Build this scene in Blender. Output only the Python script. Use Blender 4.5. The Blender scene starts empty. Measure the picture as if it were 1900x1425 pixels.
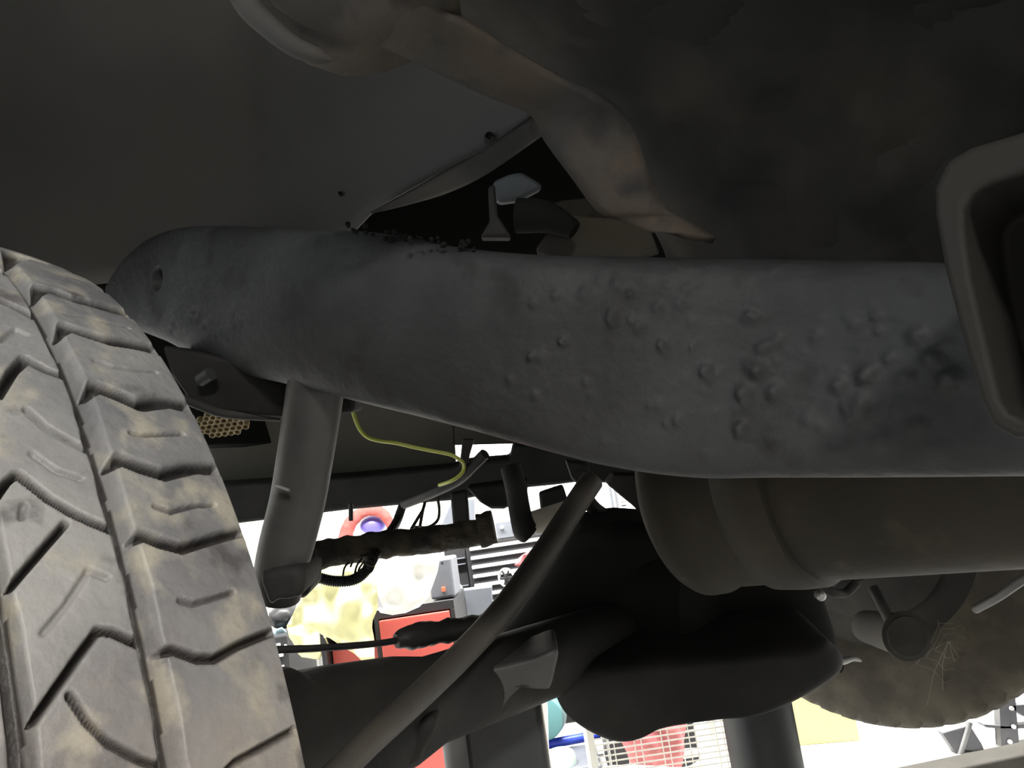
import bpy, bmesh, math, random
import numpy as np
from mathutils import Vector, Matrix
from mathutils.geometry import delaunay_2d_cdt
from mathutils import noise as mnoise
random.seed(7)
S = bpy.context.scene
COL = S.collection

# ------------------------------------------------------------------ camera, world, lights, exposure
H = 0.85                                   # camera height above the floor
F = 1480.0
PITCH, ROLL = 0.167, math.radians(8.5)
_f = np.array([0, math.cos(PITCH), math.sin(PITCH)])
_r0 = np.array([1.0, 0, 0]); _u0 = np.cross(_r0, _f)
CR = math.cos(ROLL)*_r0 - math.sin(ROLL)*_u0
CU = math.sin(ROLL)*_r0 + math.cos(ROLL)*_u0
CF = _f
cam = bpy.data.cameras.new('camera'); co = bpy.data.objects.new('camera', cam); COL.objects.link(co)
cam.sensor_width = 36; cam.lens = 36*F/1900; cam.clip_start = 0.01
M = Matrix.Identity(4)
for i in range(3):
    M[i][0], M[i][1], M[i][2] = CR[i], CU[i], -CF[i]
M[2][3] = H
co.matrix_world = M
S.camera = co

w = bpy.data.worlds.new('world'); S.world = w; w.use_nodes = True
w.node_tree.nodes['Background'].inputs[0].default_value = (0.75, 0.85, 1, 1)
w.node_tree.nodes['Background'].inputs[1].default_value = 0.4

def area(name, loc, target, sx, sy, power, col):
    L = bpy.data.lights.new(name, 'AREA'); L.shape = 'RECTANGLE'; L.size = sx; L.size_y = sy
    L.energy = power; L.color = col
    o = bpy.data.objects.new(name, L); COL.objects.link(o); o.location = loc
    d = Vector(target) - Vector(loc)
    o.rotation_euler = d.to_track_quat('-Z', 'Y').to_euler()
    return o
area('ceiling_and_fill_light', (-0.4, 2.5, 2.55), (-0.4, 2.6, 0), 2.4, 0.3, 420, (1, .98, .94))
area('ceiling_and_fill_light', (2.6, 2.7, 2.55), (2.6, 2.8, 0), 2.4, 0.3, 300, (1, .98, .94))
area('ceiling_and_fill_light', (1.25, -2.3, 2.55), (.6, -1.2, 0), 2.0, 0.3, 190, (1, .97, .93))  # fill with no known source, added to brighten the near tire
area('garage_door_daylight', (-3.6, -1.2, 1.2), (0, .2, .8), 2.2, 2.0, 24, (.78, .87, 1))
S.view_settings.view_transform = 'Standard'; S.view_settings.look = 'None'
S.view_settings.gamma = 1; S.view_settings.use_curve_mapping = False
S.view_settings.exposure = 0.0

# ------------------------------------------------------------------ frames of reference
PHI = 0.83
A = np.array([math.cos(PHI), math.sin(PHI), 0])      # across the vehicle, inboard from the near wheel
L = np.array([-math.sin(PHI), math.cos(PHI), 0])     # along the vehicle
Z = np.array([0, 0, 1.0])
CAMP = np.array([0, 0, H])
def V(D, t, z):                                       # vehicle coordinates (metres from the camera)
    return D*A + t*L + z*Z + CAMP
def ray(px, py):
    return CF + (px-950)/F*CR - (py-712.5)/F*CU
def at(px, py, d):
    return CAMP + d*ray(px, py)
def atD(px, py, D):                                   # on the upright lengthwise plane D metres inboard
    r = ray(px, py); return CAMP + r*(D/(r @ A))
def atz(px, py, z):                                   # on the level plane z (world height)
    r = ray(px, py); return CAMP + r*((z-H)/r[2])

# ------------------------------------------------------------------ materials
def mat(name, c1, c2=None, scale=8.0, rough=.6, metal=0.0, bump=0.0, bscale=60.0, lo=.4, hi=.65, detail=6, c3=None, s3=3.0, lo3=.5, hi3=.7, emit=None):
    m = bpy.data.materials.new(name); m.use_nodes = True
    nt = m.node_tree; N = nt.nodes; K = nt.links
    b = N['Principled BSDF']; b.inputs['Roughness'].default_value = rough; b.inputs['Metallic'].default_value = metal
    if max(c1) < .06: b.inputs['Specular IOR Level'].default_value = .25
    b.inputs['Base Color'].default_value = (*c1, 1)
    tc = N.new('ShaderNodeTexCoord')
    cur = None
    def layer(prev, colr, sc, l, h):
        nz = N.new('ShaderNodeTexNoise'); nz.inputs['Scale'].default_value = sc; nz.inputs['Detail'].default_value = detail
        K.new(tc.outputs['Object'], nz.inputs['Vector'])
        mr = N.new('ShaderNodeMapRange'); mr.inputs[1].default_value = l; mr.inputs[2].default_value = h
        K.new(nz.outputs['Fac'], mr.inputs[0])
        mx = N.new('ShaderNodeMix'); mx.data_type = 'RGBA'
        K.new(mr.outputs[0], mx.inputs[0])
        if prev is None: mx.inputs[6].default_value = (*c1, 1)
        else: K.new(prev, mx.inputs[6])
        mx.inputs[7].default_value = (*colr, 1)
        return mx.outputs[2]
    if c2: cur = layer(None, c2, scale, lo, hi)
    if c3: cur = layer(cur, c3, s3, lo3, hi3)
    if cur is not None: K.new(cur, b.inputs['Base Color'])
    if bump:
        nz = N.new('ShaderNodeTexNoise'); nz.inputs['Scale'].default_value = bscale; nz.inputs['Detail'].default_value = 5
        K.new(tc.outputs['Object'], nz.inputs['Vector'])
        bp = N.new('ShaderNodeBump'); bp.inputs['Strength'].default_value = bump; bp.inputs['Distance'].default_value = .004
        K.new(nz.outputs['Fac'], bp.inputs['Height']); K.new(bp.outputs[0], b.inputs['Normal'])
    return m

MT = dict(
 rail=mat('undercoated_steel', (.036,.0365,.037), (.060,.062,.063), 8, .55, bump=.5, bscale=70, c3=(.024,.0235,.023), s3=24, lo3=.55, hi3=.72),
 frame=mat('dark_dusty_steel', (.030,.030,.028), (.050,.047,.042), 12, .7, bump=.25, bscale=90),
 black=mat('black_grimy_steel', (.014,.014,.013), (.026,.025,.022), 10, .7, bump=.2, bscale=80),
 liner=mat('painted_inner_fender', (.076,.075,.073), (.092,.089,.083), 5, .7, bump=.08, bscale=150),
 rust=mat('rusty_dusty_strap', (.072,.056,.040), (.048,.047,.044), 16, .8, bump=.35, bscale=70, c3=(.026,.023,.020), s3=22, lo3=.5, hi3=.62),
 plate=mat('tan_dusty_plate', (.075,.064,.042), (.055,.05,.042), 16, .75, bump=.2),
 grey=mat('pale_grey_plate', (.12,.135,.14), (.09,.10,.105), 20, .6),
 tank=mat('dusty_fuel_tank', (.020,.020,.019), (.062,.057,.046), 7, .7, bump=.5, bscale=16, lo=.48, hi=.78),
 muff=mat('dusty_muffler', (.025,.0215,.0155), (.042,.036,.026), 7, .65, bump=.15, c3=(.045,.04,.027), s3=25, lo3=.6, hi3=.7),
 mount=mat('dark_bracket_paint', (.022,.021,.018), (.030,.028,.023), 12, .7),
 shade_black=mat('shade_and_burnt_black', (.009,.009,.008), rough=.95),  # near-black: deep underbody shade put into the colour; also burnt scale
 shock=mat('grey_shock_paint', (.070,.069,.066), (.05,.05,.048), 18, .5, bump=.15),
 bar=mat('brown_grey_bar', (.070,.061,.050), (.052,.048,.042), 18, .65, bump=.2),
 dirtbar=mat('crusty_sway_bar', (.035,.032,.027), (.085,.072,.05), 30, .8, bump=.9, bscale=130),
 olive=mat('olive_dusty_panel', (.085,.078,.055), (.065,.06,.046), 7, .7),
 wire=mat('green_yellow_wire', (.42,.46,.08), rough=.45),
 rubber=mat('black_rubber', (.02,.02,.02), (.03,.029,.027), 30, .55),
 nest=mat('wasp_paper', (.42,.34,.20), (.26,.20,.11), 60, .85, bump=.4),
 faredust=mat('dusty_far_tire', (.060,.052,.040), (.12,.105,.075), 14, .85, bump=.4, bscale=40, lo=.4, hi=.7),
 farrim=mat('dusty_far_rim', (.035,.034,.031), (.06,.056,.046), 12, .75, bump=.2),
 web=mat('dusty_cobweb', (.20,.185,.15), rough=.9),
 bush=mat('beige_bushing', (.74,.70,.58), (.62,.58,.47), 20, .6),
 brightbolt=mat('worn_bolt', (.45,.45,.43), rough=.4, metal=.5),
 stand=mat('dark_stand_steel', (.060,.062,.062), (.048,.05,.05), 10, .45, metal=.2),
 standlight=mat('grey_stand_steel', (.22,.22,.22), (.15,.15,.15), 14, .5, metal=.2),
 floor=mat('pale_concrete', (.42,.42,.41), (.36,.36,.35), 3, .6),
 ceil=mat('white_ceiling', (.75,.75,.74), rough=.8),
 greywall=mat('low_bounce_grey_wall', (.30,.30,.30), rough=.8),  # grey invented for unseen walls to cut the bounced light
 red=mat('red_cabinet_paint', (.56,.10,.08), (.52,.09,.07), 4, .4),
 darkframe=mat('black_cabinet_frame', (.03,.03,.032), rough=.4),
 chest=mat('black_tool_chest', (.028,.028,.03), (.035,.035,.036), 6, .4),
 chrome=mat('bright_drawer_trim', (.85,.85,.86), rough=.3),
 white=mat('white_paint', (.85,.85,.84), rough=.5),
 cream=mat('cream_wire', (.78,.76,.68), rough=.5),
 yellow=mat('pale_yellow_towel', (.74,.71,.37), (.76,.74,.44), 9, .9, bump=.15, bscale=60),
 whitecloth=mat('white_towel', (.86,.85,.78), rough=.9, bump=.3, bscale=80),
 salmon=mat('faded_red_cloth', (.33,.07,.06), (.38,.10,.085), 25, .9, bump=.2),
 redrag=mat('red_rag', (.40,.12,.13), (.46,.17,.17), 20, .9, bump=.2),
 purple=mat('violet_blue_plastic', (.13,.11,.52), rough=.4),
 blue=mat('blue_plastic', (.03,.06,.55), (.05,.10,.62), 20, .35),
 teal=mat('teal_plastic', (.10,.24,.25), rough=.5),
 mint=mat('pale_mint_plastic', (.50,.62,.58), rough=.5),
 grayplastic=mat('grey_plastic', (.12,.13,.15), (.14,.15,.17), 8, .5),
 orange=mat('orange_red_square', (.62,.14,.07), rough=.5),
 palecream=mat('speckled_cream', (.72,.70,.58), (.5,.48,.4), 60, .7, lo=.62, hi=.72),
 yellowbox=mat('yellow_board', (.72,.66,.28), rough=.7),
 bluecloth=mat('pale_blue_cloth', (.45,.68,.76), rough=.9),
 beam=mat('dark_beam', (.045,.042,.036), (.06,.056,.05), 9, .8, bump=.3),
 greymetal=mat('grey_metal_legs', (.10,.10,.115), (.13,.13,.14), 14, .5),
)

def wall_material():
    m = mat('white_board_wall', (.80,.80,.77), rough=.7)
    nt = m.node_tree; N = nt.nodes; K = nt.links
    tc = N['Texture Coordinate'] if 'Texture Coordinate' in N else [n for n in N if n.type == 'TEX_COORD'][0]
    wv = N.new('ShaderNodeTexWave'); wv.bands_direction = 'X'; wv.inputs['Scale'].default_value = 6
    mr = N.new('ShaderNodeMapRange'); mr.inputs[1].default_value = 0; mr.inputs[2].default_value = .1
    mr.inputs[3].default_value = -1; mr.inputs[4].default_value = 0
    bp = N.new('ShaderNodeBump'); bp.inputs['Distance'].default_value = .01
    K.new(tc.outputs['Object'], wv.inputs[0]); K.new(wv.outputs['Fac'], mr.inputs[0]); K.new(mr.outputs[0], bp.inputs['Height'])
    K.new(bp.outputs[0], N['Principled BSDF'].inputs['Normal'])
    return m
MT['wall'] = wall_material()

# ------------------------------------------------------------------ object helpers
def tag(o, label=None, cat=None, group=None, kind=None):
    if label: o['label'] = label
    if cat: o['category'] = cat
    if group: o['group'] = group
    if kind: o['kind'] = kind
    return o
def empty(name, loc, label, cat, group=None):
    o = bpy.data.objects.new(name, None); COL.objects.link(o); o.location = loc
    o.empty_display_size = .1
    return tag(o, label, cat, group)
def world_loc(p):
    return Vector((0, 0, 0)) if p.parent else p.location.copy()
def link(name, me, m, parent=None, label=None):
    if m is not None: me.materials.append(m)
    o = bpy.data.objects.new(name, me); COL.objects.link(o)
    if parent is not None:                    # geometry is in world coordinates: undo the parent's place
        o.parent = parent
        o.matrix_parent_inverse = Matrix.Translation(-world_loc(parent))
    if label: o['label'] = label
    return o
def finish(bm, name, m, parent=None, label=None, smooth=True, bevel=0, segs=3, recalc=True, angle=40):
    if recalc: bmesh.ops.recalc_face_normals(bm, faces=bm.faces)
    me = bpy.data.meshes.new(name); bm.to_mesh(me); bm.free()
    if smooth:
        me.polygons.foreach_set('use_smooth', [True]*len(me.polygons))
        me.set_sharp_from_angle(angle=math.radians(angle))
    o = link(name, me, m, parent, label)
    if bevel:
        b = o.modifiers.new('bevel', 'BEVEL'); b.width = bevel; b.segments = segs; b.limit_method = 'ANGLE'; b.angle_limit = math.radians(35)
        b.harden_normals = False
    return o
def catmull(P, n=8):
    P = [np.asarray(p, float) for p in P]
    if len(P) < 3: 
        return [P[0] + (P[-1]-P[0])*i/n for i in range(n+1)]
    Q = [2*P[0]-P[1]] + P + [2*P[-1]-P[-2]]
    out = []
    for i in range(1, len(Q)-2):
        for k in range(n):
            t = k/n
            out.append(.5*((2*Q[i]) + (-Q[i-1]+Q[i+1])*t + (2*Q[i-1]-5*Q[i]+4*Q[i+1]-Q[i+2])*t*t + (-Q[i-1]+3*Q[i]-3*Q[i+1]+Q[i+2])*t**3))
    out.append(P[-1]); return out
def add_tube(bm, P, rad, segs=16, smooth_n=8, caps=True, wob=0.0, ridge=None):
    R = rad if isinstance(rad, (list, tuple)) else [rad]*len(P)
    n0 = len(P)
    if smooth_n > 1:
        Q = catmull(P, smooth_n)
        RR = np.interp(np.linspace(0, n0-1, len(Q)), range(n0), R)
    else:
        Q = [np.asarray(p, float) for p in P]; RR = np.array(R, float)
    T = [Q[min(i+1, len(Q)-1)] - Q[max(i-1, 0)] for i in range(len(Q))]
    T = [t/np.linalg.norm(t) for t in T]
    ref = np.array([0, 0, 1.0]) if abs(T[0][2]) < .9 else np.array([1.0, 0, 0])
    u = np.cross(T[0], ref); u /= np.linalg.norm(u)
    rings = []
    for i, (q, t, r) in enumerate(zip(Q, T, RR)):
        u = u - t*(u @ t); u /= np.linalg.norm(u); v = np.cross(t, u)
        rg = []
        rr = r
        if ridge and i % 2: rr = r*ridge
        for k in range(segs):
            an = 2*math.pi*k/segs
            k2 = rr
            if wob:
                p0 = q + r*(math.cos(an)*u + math.sin(an)*v)
                k2 = rr*(1 + wob*mnoise.noise(Vector(p0)*90))
            rg.append(bm.verts.new(q + k2*(math.cos(an)*u + math.sin(an)*v)))
        rings.append(rg)
    for a, b in zip(rings, rings[1:]):
        for k in range(segs):
            bm.faces.new((a[k], a[(k+1) % segs], b[(k+1) % segs], b[k]))
    if caps:
        bm.faces.new(rings[0][::-1]); bm.faces.new(rings[-1])
def tube(name, P, rad, m, parent=None, label=None, segs=16, n=8, **kw):
    bm = bmesh.new(); add_tube(bm, P, rad, segs, n, **kw)
    return finish(bm, name, m, parent, label)
def lathe(bm, c, axis, prof, segs=48, up=None):
    """prof: (distance along axis, radius) pairs"""
    axis = np.asarray(axis, float); axis /= np.linalg.norm(axis)
    ref = Z if abs(axis[2]) < .9 else np.array([1.0, 0, 0])
    u = np.cross(axis, ref); u /= np.linalg.norm(u); v = np.cross(axis, u)
    rings = []
    for d, r in prof:
        rings.append([bm.verts.new(np.asarray(c) + d*axis + max(r, 1e-4)*(math.cos(2*math.pi*k/segs)*u + math.sin(2*math.pi*k/segs)*v)) for k in range(segs)])
    for a, b in zip(rings, rings[1:]):
        for k in range(segs):
            bm.faces.new((a[k], a[(k+1) % segs], b[(k+1) % segs], b[k]))
    bm.faces.new(rings[0][::-1]); bm.faces.new(rings[-1])
def turned(name, c, axis, prof, m, parent=None, label=None, segs=48, bevel=0):
    bm = bmesh.new(); lathe(bm, c, axis, prof, segs)
    return finish(bm, name, m, parent, label, bevel=bevel)
def add_prism(bm, pts, back):
    a = [bm.verts.new(p) for p in pts]; b = [bm.verts.new(np.asarray(p)+back) for p in pts]
    n = len(a)
    bm.faces.new(a); bm.faces.new(b[::-1])
    for i in range(n): bm.faces.new((a[i], b[i], b[(i+1) % n], a[(i+1) % n]))
def prism(name, pts, back, m, parent=None, label=None, bevel=.004, segs=3):
    bm = bmesh.new(); add_prism(bm, pts, np.asarray(back, float))
    bmesh.ops.triangulate(bm, faces=[f for f in bm.faces if len(f.verts) > 4])
    # join flat triangles again only visually: bevel by angle leaves the flat edges alone
    return finish(bm, name, m, parent, label, smooth=True, bevel=bevel, segs=segs)
def pillow(name, pts, back, bulge, m, parent=None, label=None, n=6, round_=.45):
    """a soft cast lump: smooth closed outline, domed front, straight sides going back"""
    P = [np.asarray(p, float) for p in pts]; k = len(P)
    Q = []
    for i in range(k):
        Q += list(catmull([P[i-1], P[i], P[(i+1) % k], P[(i+2) % k]], n))[n:2*n]
    Q = np.array(Q); c = Q.mean(0); back = np.asarray(back, float); front = -back/np.linalg.norm(back)
    bm = bmesh.new(); R = [[bm.verts.new(q) for q in Q+back]]
    for a in np.linspace(0, math.pi/2, 9):
        f = 1-round_*(1-math.cos(a)) if a < 1.57 else 1-round_
        R.append([bm.verts.new(q) for q in c+(Q-c)*f+front*bulge*math.sin(a)])
    f0 = 1-round_
    for f in (.66, .33): R.append([bm.verts.new(q) for q in c+(Q-c)*f0*f+front*bulge*1.02])
    for a, b in zip(R, R[1:]):
        for i in range(len(Q)): bm.faces.new((a[i], a[(i+1) % len(Q)], b[(i+1) % len(Q)], b[i]))
    v = bm.verts.new(c+front*bulge*1.02)
    for i in range(len(Q)): bm.faces.new((R[-1][i], R[-1][(i+1) % len(Q)], v))
    bm.faces.new(R[0][::-1])
    return finish(bm, name, m, parent, label, angle=70)
def add_box(bm, lo, hi):
    x0, y0, z0 = lo; x1, y1, z1 = hi
    v = [bm.verts.new(p) for p in ((x0,y0,z0),(x1,y0,z0),(x1,y1,z0),(x0,y1,z0),(x0,y0,z1),(x1,y0,z1),(x1,y1,z1),(x0,y1,z1))]
    for f in ((0,3,2,1),(4,5,6,7),(0,1,5,4),(1,2,6,5),(2,3,7,6),(3,0,4,7)): bm.faces.new([v[i] for i in f])
def box(name, lo, hi, m, parent=None, label=None, bevel=.003):
    bm = bmesh.new(); add_box(bm, lo, hi)
    return finish(bm, name, m, parent, label, smooth=False, bevel=bevel, segs=2)
def vbox(name, D0, D1, t0, t1, z0, z1, m, parent=None, label=None, bevel=.003):   # box in vehicle axes
    bm = bmesh.new()
    add_prism(bm, [V(D0,t0,z0), V(D1,t0,z0), V(D1,t1,z0), V(D0,t1,z0)], (0, 0, z1-z0))
    return finish(bm, name, m, parent, label, smooth=False, bevel=bevel, segs=2)
def sheet(name, outline, depth_fn, thick, m, parent=None, label=None, step=12, wav=0.0, wscale=20, back=None, amp2=0.0):
    """a cloth or panel: outline in photo pixels, own distance, waves and thickness"""
    n = len(outline)
    pts = []
    for i in range(n):                         # densify the outline
        p, q = np.array(outline[i], float), np.array(outline[(i+1) % n], float)
        k = max(1, int(np.linalg.norm(q-p)/step))
        for j in range(k): pts.append(p + (q-p)*j/k)
    nb = len(pts)
    X = [p[0] for p in pts]; Y = [p[1] for p in pts]
    def inside(x, y):
        c = False; j = nb-1
        for i in range(nb):
            if (Y[i] > y) != (Y[j] > y) and x < (X[j]-X[i])*(y-Y[i])/(Y[j]-Y[i])+X[i]: c = not c
            j = i
        return c
    def near(x, y): return min((X[i]-x)**2+(Y[i]-y)**2 for i in range(nb)) < (step*.55)**2
    y = min(Y); row = 0
    while y < max(Y):
        x = min(X) + (step/2 if row % 2 else 0)
        while x < max(X):
            if inside(x, y) and not near(x, y): pts.append(np.array((x, y)))
            x += step
        y += step*.87; row += 1
    r = delaunay_2d_cdt([Vector(p) for p in pts], [], [list(range(nb))], 1, 1e-4)
    bm = bmesh.new(); vs = []
    for v in r[0]:
        p = at(v[0], v[1], depth_fn(v[0], v[1]))
        if wav: p = p + CF*wav*mnoise.noise(Vector(p)*wscale)
        if amp2: p = p + CF*amp2*math.sin(v[0]*.11+.02*v[1])
        vs.append(bm.verts.new(p))
    for f in r[2]:
        try: bm.faces.new([vs[i] for i in f])
        except ValueError: pass
    bmesh.ops.recalc_face_normals(bm, faces=bm.faces)
    o = finish(bm, name, m, parent, label, angle=80)
    s = o.modifiers.new('thickness', 'SOLIDIFY'); s.thickness = thick; s.offset = 0
    return o

# ================================================================== THE SETTING
RX0, RX1, RY0, RY1, RZ = -3.8, 4.6, -4.0, 4.7, 2.7
def struct(name, lo, hi, m):
    o = box(name, lo, hi, m, bevel=0); o['kind'] = 'structure'; return o
struct('floor', (RX0-.1, RY0-.1, -.1), (RX1+.1, RY1+.1, 0), MT['floor'])
struct('ceiling', (RX0-.1, RY0-.1, RZ), (RX1+.1, RY1+.1, RZ+.1), MT['ceil'])
struct('wall_back', (RX0-.1, RY1, 0), (RX1+.1, RY1+.1, RZ), MT['wall'])
struct('wall_right', (RX1, RY0, 0), (RX1+.1, RY1, RZ), MT['greywall'])
struct('wall_front', (RX0-.1, RY0-.1, 0), (RX1+.1, RY0, RZ), MT['greywall'])
bm = bmesh.new()                                # left wall with the open garage door
add_box(bm, (RX0-.1, RY0, 0), (RX0, -2.6, RZ)); add_box(bm, (RX0-.1, .2, 0), (RX0, RY1, RZ)); add_box(bm, (RX0-.1, -2.6, 2.25), (RX0, .2, RZ))
finish(bm, 'wall_left', MT['white'], smooth=False)['kind'] = 'structure'

# ================================================================== THE VEHICLE
car = empty('vehicle', tuple((.9*A + .3*L)[:2]) + (0,), 'raised vehicle seen from underneath, with dark frame rail and dusty tires', 'vehicle')

# ---- near tire: real grooves pressed into the tread
TC = np.array([-.413, .488, -.152]); TR = .377
def crown(lat): return TR - .012*(np.abs(lat)/.08)**2.4
def ray_tread(px, py):
    d = ray(px, py); rho = TR
    for _ in range(5):
        dp = np.array([d @ L, d @ Z]); cp = np.array([TC @ L, TC @ Z])
        a = dp @ dp; b = -2*(dp @ cp); c = cp @ cp - rho*rho
        disc = b*b-4*a*c
        if disc < 0: k = -b/(2*a)
        else: k = (-b-math.sqrt(disc))/(2*a)
        P = k*d; lat = (P-TC) @ A; rho = float(crown(np.clip(lat, -.1, .1)))
    q = P-TC
    return math.atan2(q @ Z, -(q @ L)), lat, k
GROOVES = [   # (photo trace, width px, depth m)
 ([(37,450),(71,461),(106,471),(140,482)], 7, .007),
 ([(17,485),(31,471),(66,482),(106,495),(147,508),(189,522)], 9, .007),
 ([(63,547),(76,533),(103,540),(138,554),(184,566),(236,581)], 12, .007),
 ([(106,619),(123,605),(157,617),(201,631),(246,637),(290,648)], 15, .007),
 ([(158,729),(179,716),(224,734),(258,750),(303,743),(350,753)], 21, .007),
 ([(200,860),(224,851),(263,866),(303,879),(355,866),(403,868),(425,868)], 23, .007),
 ([(245,1000),(266,992),(297,1005),(337,1016),(382,1002),(434,987),(470,980)], 22, .006),
 ([(290,1211),(323,1205),(367,1221),(400,1221),(444,1196),(500,1173),(525,1165)], 20, .006),
 ([(325,1450),(400,1452),(440,1412),(545,1354)], 15, .004),
 ([(91,513),(123,520),(157,528),(197,541)], 3, .002),
 ([(123,584),(160,589),(197,599),(238,608)], 3, .002),
 ([(177,670),(190,672),(211,681),(246,686),(290,690)], 4, .002),
 ([(245,803),(266,807),(339,805)], 5, .003),
 ([(289,939),(316,949),(363,937),(397,936)], 5, .003),
 ([(335,1114),(359,1120),(387,1112),(432,1098)], 5, .003),
 ([(-5,735),(22,690),(47,665)], 18, .008), ([(47,665),(61,673),(88,687),(122,699)], 11, .006),
 ([(-40,540),(0,557),(25,567),(66,589)], 9, .006),
 ([(-30,490),(0,501),(25,513)], 7, .006), ([(-20,432),(0,437),(27,444)], 5, .005),
 ([(0,633),(29,611),(49,621)], 3, .002),
 ([(50,760),(84,792),(126,816),(160,834)], 11, .003),
 ([(60,842),(105,874),(150,888)], 3, .002),
 ([(-20,940),(13,892),(32,879),(53,895),(92,926),(132,950),(171,968),(210,984)], 14, .008),
 ([(121,971),(20,1088)], 14, .007),
 ([(81,1173),(125,1120),(165,1058),(198,1072)], 3, .002),
 ([(60,1342),(101,1282),(149,1213),(182,1169),(210,1173),(262,1197)], 16, .007),
 ([(129,1290),(161,1338),(202,1379),(262,1411),(299,1422)], 9, .005),
 ([(44,938),(40,960)], 4, .002),
]
RING1 = [(32,523),(61,567),(93,631),(118,682),(138,727),(163,815),(182,868),(195,918),(209,965),(224,1018),(242,1076),(262,1180),(282,1265),(296,1334),(308,1425)]
RING2 = [(-2,1100),(10,1150),(28,1254),(38,1340),(46,1425)]
def build_tire():
    dense = np.arange(-.75, 1.72, .0017)
    coarse = np.arange(1.72+.02, 2*math.pi-.75, .02)
    TH = np.concatenate([dense, coarse]); nT = len(TH)
    latT = np.linspace(-.081, .081, 250)
    nL = len(latT)
    dep = np.zeros((nT, nL)); ARC = TH*TR
    nd = len(dense)
    def stamp(tr, wpx, dm, closed=False):
        pts = [ray_tread(*p) for p in tr]
        WD = []; q_ = 0
        for i, p in enumerate(tr):              # true width on the tread of a groove wpx wide in the photo
            a, b = np.array(tr[max(i-1, 0)], float), np.array(tr[min(i+1, len(tr)-1)], float)
            nn = np.array((-(b-a)[1], (b-a)[0])); nn /= np.linalg.norm(nn)
            u = ray_tread(*(np.array(p)+nn*wpx/2)); v = ray_tread(*(np.array(p)-nn*wpx/2))
            WD.append(min(math.hypot((u[0]-v[0])*TR, u[1]-v[1]), .014))
        for (t0, l0, k0), (t1, l1, k1) in zip(pts, pts[1:]):
            x0, x1 = t0*TR, t1*TR
            w0, w1 = WD[q_], WD[q_+1]; q_ += 1; wm = max(w0, w1, .0022)
            i0, i1 = np.searchsorted(ARC[:nd], [min(x0,x1)-wm, max(x0,x1)+wm])
            j0, j1 = np.searchsorted(latT, [min(l0,l1)-wm, max(l0,l1)+wm])
            if i1 <= i0 or j1 <= j0: continue
            X, Y = np.meshgrid(ARC[i0:i1], latT[j0:j1], indexing='ij')
            dx, dy = x1-x0, l1-l0; q = np.clip(((X-x0)*dx+(Y-l0)*dy)/(dx*dx+dy*dy+1e-12), 0, 1)
            d = np.hypot(X-x0-q*dx, Y-l0-q*dy); ww = np.maximum(w0+(w1-w0)*q, .0022)
            v = dm*np.clip((ww/2+.0004-d)/np.minimum(.0026, ww*.45), 0, 1)
            dep[i0:i1, j0:j1] = np.maximum(dep[i0:i1, j0:j1], v)
    for g in GROOVES: stamp(*g)
    # two rings: steep wall one side, long sloping wall on the inboard side
    ring_wall = np.zeros((nT, nL), bool)
    for tr, wl, wr in ((RING1, .0022, .0072), (RING2, .004, .004)):
        pts = np.array([ray_tread(*p)[:2] for p in tr]); o = np.argsort(pts[:, 0])
        c = np.interp(TH, pts[o, 0], pts[o, 1])
        dx = latT[None]-c[:, None]
        ring_wall |= (dx > .0012) & (dx < wr)
        v = np.where(dx < 0, np.clip((wl+dx)/.0012, 0, 1), np.clip((wr-dx)/(wr-.0012), 0, 1))*.008
        dep = np.maximum(dep, v)
    # the tread beyond the part facing the camera repeats the same blocks
    for k, th in enumerate(np.arange(1.5, 2*math.pi-.75, .085)):
        c0 = th + .06*np.sin(np.abs(latT)*60) 
        dd = np.abs(TH[:, None]-c0[None])*TR
        v = .007*np.clip((.0035-dd)/.0015, 0, 1)*(np.abs(latT)[None] > .012)
        dep = np.maximum(dep, v)
    for cc in (-.048, -.006+.0):
        if cc < -.04: dep = np.maximum(dep, .007*np.clip((.004-np.abs(latT-cc))/.0015, 0, 1)[None]*np.ones((nT, 1)))
    prof_in = [(-.088, 1)]
    side = [(.0825, TR-.0150), (.0845, TR-.022), (.087, TR-.036), (.090, TR-.060), (.090, TR-.10), (.086, TR-.135), (.084, TR-.155)]
    lat_all = [-l for l, r in side[::-1]] + list(latT) + [l for l, r in side]
    ns = len(side); n = len(lat_all)
    rho = np.zeros((nT, n))
    for j, (l, r) in enumerate(side[::-1]): rho[:, j] = r
    for j, (l, r) in enumerate(side): rho[:, ns+nL+j] = r
    rho[:, ns:ns+nL] = crown(latT)[None] - dep
    # soft wear, tiny chips
    rng = np.random.default_rng(3)
    D = np.zeros((nT, n)); D[:, ns:ns+nL] = dep
    ringmask = np.zeros((nT, n), bool); ringmask[:, ns:ns+nL] = ring_wall
    lat = np.array(lat_all)
    P = (TC+CAMP)[None, None] + lat[None, :, None]*A + rho[:, :, None]*(-np.cos(TH)[:, None, None]*L + np.sin(TH)[:, None, None]*Z)
    verts = P.reshape(-1, 3)
    I, J = np.meshgrid(np.arange(nT), np.arange(n-1), indexing='ij')
    I2 = (I+1) % nT
    faces = np.stack([I*n+J, I*n+J+1, I2*n+J+1, I2*n+J], -1).reshape(-1, 4)
    me = bpy.data.meshes.new('tire')
    me.vertices.add(len(verts)); me.vertices.foreach_set('co', verts.ravel())
    me.loops.add(faces.size); me.loops.foreach_set('vertex_index', faces.ravel().astype(np.int32))
    me.polygons.add(len(faces)); me.polygons.foreach_set('loop_start', np.arange(0, faces.size, 4, dtype=np.int32))
    me.polygons.foreach_set('use_smooth', np.ones(len(faces), bool))
    me.update(calc_edges=True); me.validate()
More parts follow.
